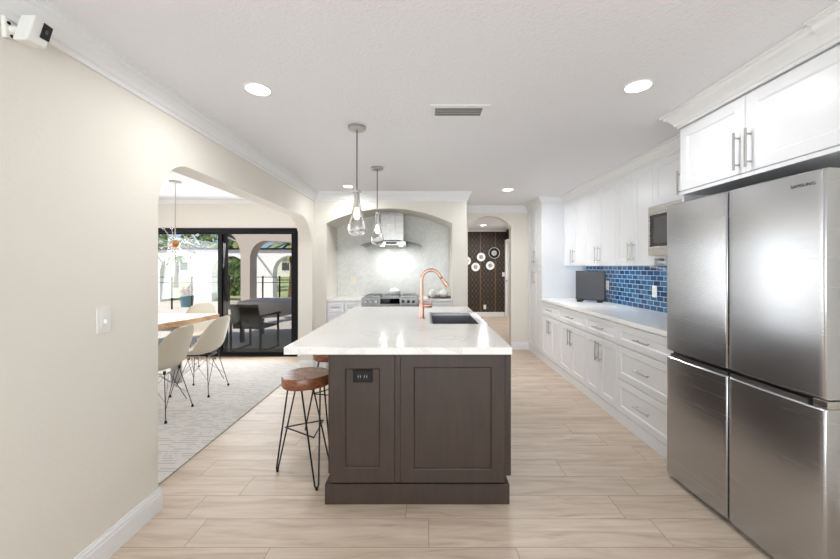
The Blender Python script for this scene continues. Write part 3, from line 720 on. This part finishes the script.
# ================================================================== ALCOVE: counters, range, hood, tray
ac0, ac1 = -.866, -.094           # range sides
def alcove_unit(name, label, x0, x1, cols):
    b = thing(name, label, 'cabinet', ((x0+x1)/2, 5.1, 0))
    build('body', MB().box(x0, x1, 4.842, YB - .012, 0, .896), 'cabinet_white', b)
    w = (x1-x0)/cols
    for k in range(cols):
        for z0, h in ((.745, .145), (.43, .31), (.10, .325)):
            d = build('drawer', shaker((x0 + k*w + .002, 4.841, z0), (1, 0, 0), (0, -1, 0), w - .004, h, .035), 'cabinet_white', b)
            build('handle', pull((x0 + k*w + w/2, 4.821, z0 + h/2), (0, -1, 0), X_, .11, .005, .026), 'nickel', d, smooth=True)
    return b
alcove_unit('alcove_cabinet', 'white drawer cabinet in the arched alcove left of the range', ax0 + .002, ac0 - .002, 2)
alcove_unit('alcove_cabinet', 'white drawer cabinet in the arched alcove right of the range', ac1 + .002, ax1 - .002, 1)
tag(build('alcove_countertop', MB().box(ax0 + .002, ac0 - .001, 4.815, YB - .012, .898, .932), 'quartz', bevel=.003), 'white worktop in the alcove left of the range', 'countertop')
tag(build('alcove_countertop', MB().box(ac1 + .001, ax1 - .002, 4.815, YB - .012, .898, .932), 'quartz', bevel=.003), 'white worktop in the alcove right of the range, under the tray', 'countertop')
rg = thing('range', 'stainless steel range with front knobs in the arched alcove', 'stove', (-.48, 5.1, 0))
rx0, rx1 = ac0 + .001, ac1 - .001
build('body', MB().box(rx0, rx1, 4.83, YB - .013, .02, .925), 'steel', rg)
cp = build('control_panel', MB().add([(rx0, 4.79, .84), (rx1, 4.79, .84), (rx1, 4.829, .84), (rx0, 4.829, .84), (rx0, 4.80, .955), (rx1, 4.80, .955), (rx1, 4.829, .955), (rx0, 4.829, .955)],
      [(0,3,2,1),(4,5,6,7),(0,1,5,4),(1,2,6,5),(2,3,7,6),(3,0,4,7)]), 'steel_range', rg, bevel=.004)
for x in (-.802, -.732, -.665, -.298, -.228, -.158):
    build('knob', MB().lathe([(0, -.032), (.017, -.032), (.021, -.020), (.023, -.004), (.023, 0), (0, 0)], (x, 4.792, .902), 20, 'y'), 'chrome', cp, smooth=True)
build('display', MB().box(-.61, -.345, 4.785, 4.795, .868, .94), 'lens_black', cp)
ck = build('cooktop', MB().box(rx0, rx1, 4.83, YB - .014, .926, .945), 'steel', rg, bevel=.003)
build('glass_surface', MB().box(rx0 + .02, rx1 - .02, 4.85, YB - .06, .9455, .949), 'lens_black', ck)
for gx in (-.73, -.48, -.23):
    mb = MB()
    for k in range(3): mb.box(gx - .105 + k*.1, gx - .095 + k*.1, 4.87, 5.32, .956, .972)
    for yy in (4.875, 5.09, 5.31): mb.box(gx - .11, gx + .11, yy, yy + .01, .950, .970)
    build('grate', mb, 'leg_steel', ck)
build('oven_door', MB().box(rx0 + .005, rx1 - .005, 4.80, 4.829, .22, .83), 'steel', rg, bevel=.003)
build('oven_handle', pull((-.48, 4.80, .77), (0, -1, 0), X_, .6, .012, .045), 'steel', rg, smooth=True)
build('oven_window', MB().box(-.72, -.24, 4.796, 4.7995, .36, .66), 'lens_black', rg)
kt = thing('kettle', 'small white kettle standing at the back of the range', 'kettle', (-.45, 5.2, .972))
build('pot', MB().lathe([(0, .001), (.075, .001), (.085, .02), (.08, .05), (.05, .075), (0, .08)], (-.45, 5.2, .972), 24), 'ceramic', kt, smooth=True)
build('lid', MB().lathe([(0, .08), (.045, .076), (.03, .09), (.01, .094), (.012, .108), (0, .11)], (-.45, 5.2, .972), 20), 'ceramic', kt, smooth=True)
# hood
hd_ = thing('range_hood', 'stainless chimney range hood with curved glass canopy', 'hood', (-.455, 5.2, 1.66))
hx = -.475
build('chimney', MB().box(hx - .165, hx + .165, 5.08, YB - .011, 1.74, 2.165), 'steel', hd_, bevel=.003)
build('chimney_trim', MB().box(hx - .055, hx - .035, 5.074, 5.0795, 1.745, 2.16).box(hx + .035, hx + .055, 5.074, 5.0795, 1.745, 2.16), 'chrome', hd_)
bs = build('control_box', MB().box(hx - .21, hx + .21, 4.96, YB - .011, 1.672, 1.738), 'steel', hd_, bevel=.008)
build('control_strip', MB().box(hx - .075, hx + .075, 4.956, 4.9595, 1.695, 1.722), 'lens_black', bs)
for dx in (-.125, .135): build('lamp', MB().lathe([(0, 0), (.024, 0), (.024, -.006), (0, -.006)], (hx + dx, 5.0, 1.6715), 16), 'hood_glow', bs)
n = 20; prf = [(hx - .43 + .86*i/n, 1.742 - .075*((2*i/n - 1)**2)) for i in range(n+1)]
build('glass_canopy', MB().prism(prf + [(x, z + .007) for x, z in prf[::-1]], 'y', 4.92, YB - .012), 'hood_glass', hd_)
for dx in (-.12, .12):
    l = bpy.data.lights.new('hood_lamp', 'AREA'); l.shape = 'DISK'; l.size = .05; l.energy = HOOD_W; l.color = (.95, .98, 1)
    o = bpy.data.objects.new('hood_lamp', l); COL.objects.link(o); o.parent = hd_; o.location = (hx + dx + .455, -.12, -.01 + .005)
# tray with crockery
tz = .932
tag(build('serving_tray', MB().lathe([(0, .001), (.155, .001), (.168, .014), (.172, .016), (.165, .020), (.152, .010), (0, .008)], (.20, 5.05, tz), 36), 'tray_dark', smooth=True, origin=(.2, 5.05, tz)), 'round dark tray on the alcove worktop right of the range', 'tray')
tag(build('sugar_bowl', MB().lathe([(0, .001), (.03, .001), (.045, .02), (.05, .055), (.045, .085), (.048, .09), (.02, .105), (.008, .11), (.01, .122), (0, .124)], (.105, 5.04, tz + .009), 24), 'ceramic', smooth=True, origin=(.105, 5.04, tz+.009)), 'white lidded bowl on the left of the tray', 'bowl')
tp = thing('teapot', 'white teapot on the right of the tray', 'teapot', (.265, 5.06, tz + .009))
c = (.265, 5.06, tz + .009)
build('pot', MB().lathe([(0, .001), (.04, .001), (.065, .03), (.068, .06), (.05, .09), (.03, .098), (0, .1)], c, 24), 'ceramic', tp, smooth=True)
build('lid', MB().lathe([(0, .1), (.032, .099), (.018, .112), (.006, .116), (.009, .126), (0, .13)], c, 18), 'ceramic', tp, smooth=True)
build('spout', MB().tube([(c[0] - .05, c[1], c[2] + .045), (c[0] - .085, c[1], c[2] + .06), (c[0] - .10, c[1], c[2] + .088)], [.014, .010, .008], 10), 'ceramic', tp, smooth=True)
build('handle', MB().tube([(c[0] + .045, c[1], c[2] + .08), (c[0] + .085, c[1], c[2] + .085), (c[0] + .098, c[1], c[2] + .055), (c[0] + .062, c[1], c[2] + .03)], .007, 8), 'ceramic', tp, smooth=True)

# ================================================================== HALL WALL PLATES
def plate(label, x, z, r, dark=False):
    y = 9.739; t = thing('wall_plate', label, 'plate', (x, y, z), 'plates on the patterned hall wall')
    build('dish', MB().lathe([(0, -.001), (r*.6, -.001), (r, -.022), (r, -.027), (r*.62, -.010), (0, -.009)], (x, y, z), 28, 'y'), 'ceramic' if not dark else 'black_plastic', t, smooth=True)
    mb = MB().lathe([(r*.34, -.0105), (r*.44, -.0105), (r*.44, -.0122), (r*.34, -.0122)], (x, y, z), 24, 'y', close=True)
    for k in range(6):
        a = k*PI/3; mb.lathe([(0, -.0122), (r*.10, -.0122), (r*.10, -.0105), (0, -.0105)], (x + r*.2*math.cos(a), y, z + r*.2*math.sin(a)), 10, 'y')
    build('motif', mb, 'plate_pattern' if not dark else 'ceramic', t)
    if dark: build('rim', MB().lathe([(r*.9, -.0235), (r*.97, -.0275), (r*.97, -.0285), (r*.9, -.0245)], (x, y, z), 28, 'y', close=True), 'ceramic', t)
plate('large dark plate with a pale picture, highest of the hall wall plates', 1.91, 1.755, .158, True)
plate('white plate at the upper middle of the hall wall group', 1.55, 1.645, .118)
plate('white plate at the lower right of the hall wall group', 1.80, 1.41, .118)
plate('white plate at the lower middle of the hall wall group', 1.397, 1.37, .118)
plate('white plate half hidden by the alcove corner, leftmost of the hall plates', 1.15, 1.54, .118)

# ================================================================== DINING ROOM
tag(build('area_rug', MB().box(-4.6, XLD + .0, .6, 5.02, .001, .010), 'rug_weave', bevel=.003), 'pale grey woven rug under the dining table', 'rug')
dt = thing('dining_table', 'live-edge wooden dining table with steel legs', 'table', (-3.2, 3.3, .010))
edge = []
for i in range(25):
    y = 1.75 + i*(4.66-1.75)/24; edge.append((-2.86 + .10*(y-3.76)/.9*1.0 + .03*math.sin(y*3.1) + .012*math.sin(y*11), y))
left = [(-3.72 + .03*math.sin(y*2.7), y) for _, y in edge][::-1]
ring = lambda dz, ins: [Vector((x + (ins if x < -3.3 else -ins), y, dz)) for x, y in edge + left]
build('tabletop', MB().rings([ring(.682, .02), ring(.695, .004), ring(.745, 0), ring(.752, .006)]), 'table_wood', dt, smooth=True)
for y in (2.2, 4.12):
    for x in (-2.98, -3.6): build('leg', MB().box(x, x + .10, y, y + .06, .0105, .681), 'leg_steel', dt, bevel=.004)
    build('crossbar', MB().box(-3.499, -2.981, y + .005, y + .055, .62, .680), 'leg_steel', dt)
# moulded chairs on wire legs, local seat facing -X
def make_chair(label):
    t = thing('dining_chair', label, 'chair', (0, 0, 0), 'dining chairs with moulded shells')
    # profile (u forward is -x): x, z, half width, curl
    prof = [(-.235, .418, .195, .000), (-.225, .432, .205, .004), (-.18, .440, .215, .018), (-.10, .434, .225, .035), (0, .424, .232, .055), (.09, .424, .236, .085), (.15, .448, .238, .105), (.185, .51, .236, .110), (.205, .60, .230, .085), (.225, .69, .215, .055), (.245, .77, .180, .028), (.252, .805, .135, .010), (.254, .818, .08, .0)]
    mb = MB(); nv = 15; v = []; f = []
    for i, (x, z, hw, cu) in enumerate(prof):
        a, b = prof[max(i-1, 0)], prof[min(i+1, len(prof)-1)]
        tx, tz = b[0]-a[0], b[1]-a[1]; L = math.hypot(tx, tz); nx, nz = -tz/L, tx/L      # upward / forward normal
        for j in range(nv):
            s = -1 + 2*j/(nv-1); lift = cu*abs(s)**2.4
            v.append((x + nx*lift, hw*(math.sin(s*PI/2*.92)/math.sin(PI/2*.92)), z + nz*lift))
    for i in range(len(prof)-1):
        for j in range(nv-1): f.append((i*nv+j, i*nv+j+1, (i+1)*nv+j+1, (i+1)*nv+j))
    mb.add(v, f); o = build('shell', mb, 'chair_shell', t, smooth=True)
    sd = o.modifiers.new('subsurf', 'SUBSURF'); sd.levels = 1; sd.render_levels = 1
    so_ = o.modifiers.new('solid', 'SOLIDIFY'); so_.thickness = .008; so_.offset = 0
    r = .0038; H = .403
    feet = [Vector((sx*.20, sy*.185, .012)) for sx in (-1, 1) for sy in (-1, 1)]
    for ft in feet:
        sx, sy = math.copysign(1, ft.x), math.copysign(1, ft.y)
        l = build('leg', MB().tube([(sx*.13, sy*.10, H), ft], r, 8).tube([(sx*.13, sy*-.04, H), (sx*.17, sy*.145, .09)], r*.8, 8), 'dark_metal', t, smooth=True)
        build('glide', MB().lathe([(0, -.012), (.011, -.012), (.011, 0), (.007, .012), (0, .012)], ft, 10), 'black_plastic', l, smooth=True)
        build('mount', MB().lathe([(0, -.004), (.012, -.004), (.011, .026), (0, .026)], (sx*.13, sy*.10, H), 10), 'black_plastic', l, smooth=True)
    mb = MB()
    g = lambda sx, sy: Vector((sx*.13, sy*.10, H)) 
    for sx, sy in ((-1, -1), (1, 1), (-1, 1), (1, -1)):
        mid = feet[[(-1,-1),(-1,1),(1,-1),(1,1)].index((sx, sy))]
        mb.tube([Vector((sx*.17, sy*.145, .16)), Vector((-sx*.06, sy*.06, H - .03))], r*.8, 6).tube([Vector((sx*.17, sy*.145, .16)), Vector((sx*.06, -sy*.06, H - .03))], r*.8, 6)
    for sy in (-1, 1): mb.tube([(-.14, sy*.10, H), (.14, sy*.10, H)], r, 6)
    for sx in (-1, 1): mb.tube([(sx*.13, -.11, H), (sx*.13, .11, H)], r, 6)
    build('wire_brace', mb, 'leg_steel', t, smooth=True)
    return t
ch = make_chair('pale moulded shell chair on wire legs, farther of the two beside the table'); ch.location = (-2.46, 3.86, .010)
dup(ch, (-2.46, 3.24, .010), .03, 'pale shell chair on wire legs, nearest, partly cut off by the left wall')
dup(ch, (-3.27, 4.98, .010), PI/2 + .05, 'pale shell chair at the far table end, before the patio door')
# sputnik chandelier
cl = thing('chandelier', 'starburst chandelier with a copper ball above the dining table', 'chandelier', (-2.98, 4.2, ZC))
cc = Vector((-2.98, 4.2, 1.645))
def sphere(mb, c, r, n=14):
    return mb.lathe([(r*math.sin(PI*i/n), -r*math.cos(PI*i/n)) for i in range(n+1)], c, 18)
build('ball', sphere(MB(), cc, .05), 'gold_copper', cl, smooth=True)
build('stem', MB().tube([cc + Z_*.06, (cc.x, cc.y, ZC - .02)], .005, 8), 'nickel', cl, smooth=True)
build('canopy', MB().lathe([(0, -.0005), (.06, -.0005), (.06, -.02), (0, -.02)], (cc.x, cc.y, ZC), 20), 'nickel', cl, smooth=True)
n = 16
for i in range(n):
    z = 1 - 2*(i+.5)/n; a = i*2.39996; rr = math.sqrt(1-z*z); d = Vector((rr*math.cos(a), rr*math.sin(a), z*.8)).normalized()
    if d.z > .9: continue
    b = build('rod', MB().tube([cc + d*.058, cc + d*.26], .004, 6), 'nickel', cl, smooth=True)
    build('bulb_tip', sphere(MB(), cc + d*.272, .014, 8), 'chrome', b, smooth=True)

# ================================================================== PATIO AND GARDEN
struct('floor_patio', MB().box(-16, 3, YD + .15, 14.6, -.13, -.012), 'stone_floor')
struct('floor_lawn', MB().box(-60, 30, 14.6, 90, -.16, -.05), 'lawn')
struct('floor_patio_boards', MB().box(-4.2, XLD - .01, YD + .15, 5.95, -.012, -.004), 'patio_boards')
struct('ceiling_patio', MB().box(-4.45, XLD, YD + .15, 6.2, 2.22, 2.34), 'patio_tan')
# inner loggia wall: rounded openings either side of one pier
def loggia(openings, x0, x1, z1):
    pr = [(x0, -.012), (x0, z1), (x1, z1)]; pr.append((x1, -.012))
    for a, b, zs, rise in sorted(openings, key=lambda o: -o[0]):
        pr += [(b, -.012)] + arch_pts(a, b, zs, rise)[::-1] + [(a, -.012)]
    return pr
struct('wall_loggia', MB().prism([(-4.19, -.012), (-4.19, 1.55)] + ell(-4.55, 1.55, .36, .62, 0, PI/2, 8)[0:] + [(-4.55, 2.22), (XLD, 2.22), (XLD, 1.85)] + ell(-3.62, 1.55, .36, .42, PI/2, PI, 8) + [(-3.98, -.012)], 'y', 8.0, 8.33), 'patio_stucco')
# far white arcade
A = [(-12.2, -10.84), (-9.19 - 1.36, -9.19), (-8.5, -7.05), (-6.08, -4.75), (-4.1, -2.7)]
A = [(-10.55, -9.19, 1.2, .66), (-8.5, -7.05, 1.2, .62), (-6.05, -4.72, 1.2, .62), (-4.05, -2.7, 1.2, .62), (-12.6, -11.2, 1.2, .62)]
struct('wall_arcade', MB().prism(loggia(A, -14.0, -1.0, 2.06), 'y', 14.0, 14.4), 'white_stucco')
struct('trim_8', MB().box(-14.1, -.9, 13.9, 14.5, 2.06, 2.12), 'black_frame')
# pool-cage roof of thin bars above the yard
pc = thing('pool_enclosure', 'white and grey roof bars of the screened pool enclosure behind the house', 'enclosure', (-8, 14, 2.1))
for i in range(7):
    x = -13 + i*2.0; build('rafter', MB().tube([(x, 14.2, 2.13), (x + .9, 11.2, 3.4)], .035, 6), 'trim_white', pc)
    build('brace', MB().tube([(x, 14.2, 2.13), (x - 1.0, 12.4, 2.9)], .03, 6), 'trim_white', pc)
build('ridge_beam', MB().tube([(-13, 11.2, 3.4), (0, 11.2, 3.4)], .05, 6), 'trim_white', pc)
# outdoor table and chairs
ot = thing('patio_table', 'outdoor dining table under a grey cloth', 'table', (-2.75, 6.9, -.012))
n = 48; rings = []
ptsx = []
for k in range(n):
    a = 2*PI*k/n; c_, s_ = math.cos(a), math.sin(a); e = 2/6
    ptsx.append((math.copysign(abs(c_)**e, c_)*.62, math.copysign(abs(s_)**e, s_)*.52))
def tr(f, z, wob=0): return [Vector((-2.85 + x*(f + wob*math.sin(k*1.3)), 6.85 + y*(f + wob*math.sin(k*1.7)), z + (wob*1.2*math.sin(k*.52) if wob else 0))) for k, (x, y) in enumerate(ptsx)]
build('tabletop', MB().rings([tr(.96, .70), tr(.96, .728)]), 'dark_metal', ot)
tag(build('tablecloth', MB().rings([tr(.05, .7335), tr(.97, .7335), tr(1.0, .727), tr(1.02, .68, .01), tr(1.05, .46, .05)], True, False), 'table_cloth', smooth=True), 'grey cloth hanging over the patio table', 'tablecloth')
for sx in (-1, 1):
    for sy in (-1, 1): build('leg', MB().box(-2.85 + sx*.5 - .03, -2.85 + sx*.5 + .03, 6.85 + sy*.4 - .03, 6.85 + sy*.4 + .03, -.011, .699), 'dark_metal', ot)
def make_patio_chair(label):
    t = thing('patio_chair', label, 'chair', (0, 0, 0), 'dark sling chairs on the patio')   # faces +Y
    build('seat', MB().box(-.25, .25, -.22, .25, .375, .40), 'sling_black', t, bevel=.005)
    build('backrest', MB().add([(-.25, -.22, .40), (.25, -.22, .40), (.25, -.30, .78), (-.25, -.30, .78), (-.25, -.20, .40), (.25, -.20, .40), (.25, -.28, .78), (-.25, -.28, .78)], [(0,1,2,3),(4,7,6,5),(0,4,5,1),(3,2,6,7),(0,3,7,4),(1,5,6,2)]), 'sling_black', t, bevel=.004)
    for s in (-1, 1):
        build('side_frame', MB().box(s*.265 - .014, s*.265 + .014, -.26, .26, 0, .026).box(s*.265 - .014, s*.265 + .014, -.26, -.23, .026, .58).box(s*.265 - .014, s*.265 + .014, .23, .26, .026, .58).box(s*.275 - .026, s*.275 + .026, -.28, .28, .58, .605), 'sling_black', t, bevel=.003)
    return t
pc1 = make_patio_chair('black sling armchair with its back to the patio door'); pc1.location = (-2.86, 5.93, -.012); pc1.rotation_euler = (0, 0, -.16)
dup(pc1, (-1.82, 6.85, -.012), PI/2, 'black sling armchair at the right edge of the glass door')
# pool fence
fn = thing('pool_fence', 'dark see-through pool fence with posts across the yard', 'fence', (-7, 11.5, -.012))
for i, x in enumerate((-9.4, -8.27, -7.62, -6.4, -5.3, -4.75, -3.9, -2.6)):
    build('post', MB().tube([(x, 11.5, -.011), (x, 11.5, 1.08)], .026, 8), 'black_frame', fn)
for z in (1.04, .86): build('rail', MB().tube([(-9.4, 11.5, z), (-2.6, 11.5, z)], .010, 6), 'black_frame', fn)
# potted plant
pp = thing('potted_plant', 'spiky rust-coloured plant in a blue-grey pot by the pool fence', 'plant', (-8.25, 12.2, -.012))
build('pot', MB().lathe([(0, .001), (.17, .001), (.21, .38), (.225, .40), (.20, .40), (.18, .36), (0, .36)], (-8.25, 12.2, -.012), 24), 'pot_teal', pp, smooth=True)
def blades(n, c, length, width, tilt, seed):
    random.seed(seed); mb = MB(); c = Vector(c)
    for i in range(n):
        a = random.uniform(0, 2*PI); e = random.uniform(*tilt); L = length*random.uniform(.6, 1.1)
        d = Vector((math.cos(a)*math.cos(e), math.sin(a)*math.cos(e), math.sin(e))); s = d.cross(Z_).normalized()*width
        p0, p1, p2 = c, c + d*L*.55, c + d*L - Z_*L*.18
        mb.add([p0 - s*.5, p0 + s*.5, p1 + s, p1 - s, p2], [(0, 1, 2, 3), (3, 2, 4)])
    return mb
build('foliage', blades(46, (-8.25, 12.2, .33), .62, .03, (.25, 1.4), 3), 'leaf_rust', pp)
# trees, shrubs, far houses
def crown(mb, c, r, n, size, seed):
    random.seed(seed); c = Vector(c)
    for i in range(n):
        d = Vector((random.gauss(0, 1), random.gauss(0, 1), random.gauss(0, 1))).normalized()*random.uniform(.5, 1.0)
        p = c + Vector((d.x*r[0], d.y*r[1], d.z*r[2]))
        u = Vector((random.gauss(0, 1), random.gauss(0, 1), random.gauss(0, 1))).normalized(); w = u.cross(Vector((random.gauss(0, 1), random.gauss(0, 1), .3))).normalized()
        s = size*random.uniform(.6, 1.3)
        mb.add([p - u*s, p - w*s*.5, p + u*s, p + w*s*.5], [(0, 1, 2, 3)])
    return mb
def tree(name, label, x, y, h, r, mat, seed, n=700, size=.22):
    t = thing(name, label, 'tree' if name != 'shrub' else 'shrub', (x, y, -.05))
    build('trunk', MB().tube([(x, y, -.05), (x + .1, y, h*.4), (x - .05, y + .1, h*.75)], [.16, .12, .05], 8), 'trunk', t, smooth=True)
    build('foliage', crown(MB(), (x, y, h), r, n, size, seed), mat, t)
    return t
tree('garden_tree', 'leafy tree seen through the left arch of the white arcade', -17.0, 24, 3.6, (2.6, 2.0, 2.0), 'leaf_green', 11)
tree('garden_tree', 'dark leafy tree beyond the second arch', -12.6, 22, 3.4, (2.2, 2.0, 2.2), 'leaf_deep', 12)
tree('garden_tree', 'tall tree rising above the white arcade', -17.5, 34, 7.5, (5.0, 3, 3.6), 'leaf_deep', 13, 1200, .3)
tree('garden_tree', 'large tree behind the right side of the arcade', -5.0, 34, 6.5, (4.5, 3, 3.4), 'leaf_deep', 14, 1000, .3)
tree('shrub', 'green shrub beyond the middle arch of the arcade', -9.6, 17.5, .9, (1.0, .8, .95), 'leaf_green', 15, 500, .14)
def palm(label, x, y, h, seed):
    t = thing('palm_tree', label, 'palm', (x, y, -.05))
    build('trunk', MB().tube([(x, y, -.05), (x + .08, y, h*.5), (x + .02, y, h)], [.13, .10, .09], 8), 'trunk', t, smooth=True)
    build('fronds', blades(60, (x + .02, y, h), 1.9, .10, (-.6, 1.2), seed), 'leaf_palm', t)
palm('palm with pale green fronds seen through the right-hand arch', -6.3, 16.5, 2.6, 21)
palm('palm farther left, seen beyond the fence through the second arch', -10.3, 19, 2.9, 22)
def house(label, x, y, w, h):
    t = thing('house', label, 'house', (x, y, -.05))
    build('wall', MB().box(x - w/2, x + w/2, y, y + 6, -.05, h), 'concrete_pale', t)
    build('roof', MB().prism([(y - .4, h), (y + 6.4, h), (y + 3, h + 1.5)], 'x', x - w/2 - .4, x + w/2 + .4), 'slate', t)
    for k in range(4):
        wx = x - w/2 + w*(k+.5)/4; wd = build('window', MB().box(wx - .5, wx + .5, y - .03, y - .001, .9, 2.0), 'screen_grey', t)
        build('window_frame', MB().box(wx - .56, wx + .56, y - .05, y - .031, 2.0, 2.08).box(wx - .56, wx + .56, y - .05, y - .031, .82, .9), 'trim_white', wd)
house('pale neighbouring house across the lawn, left', -33, 46, 12, 2.6)
house('pale neighbouring house across the lawn, right', -17.5, 48, 12, 2.6)
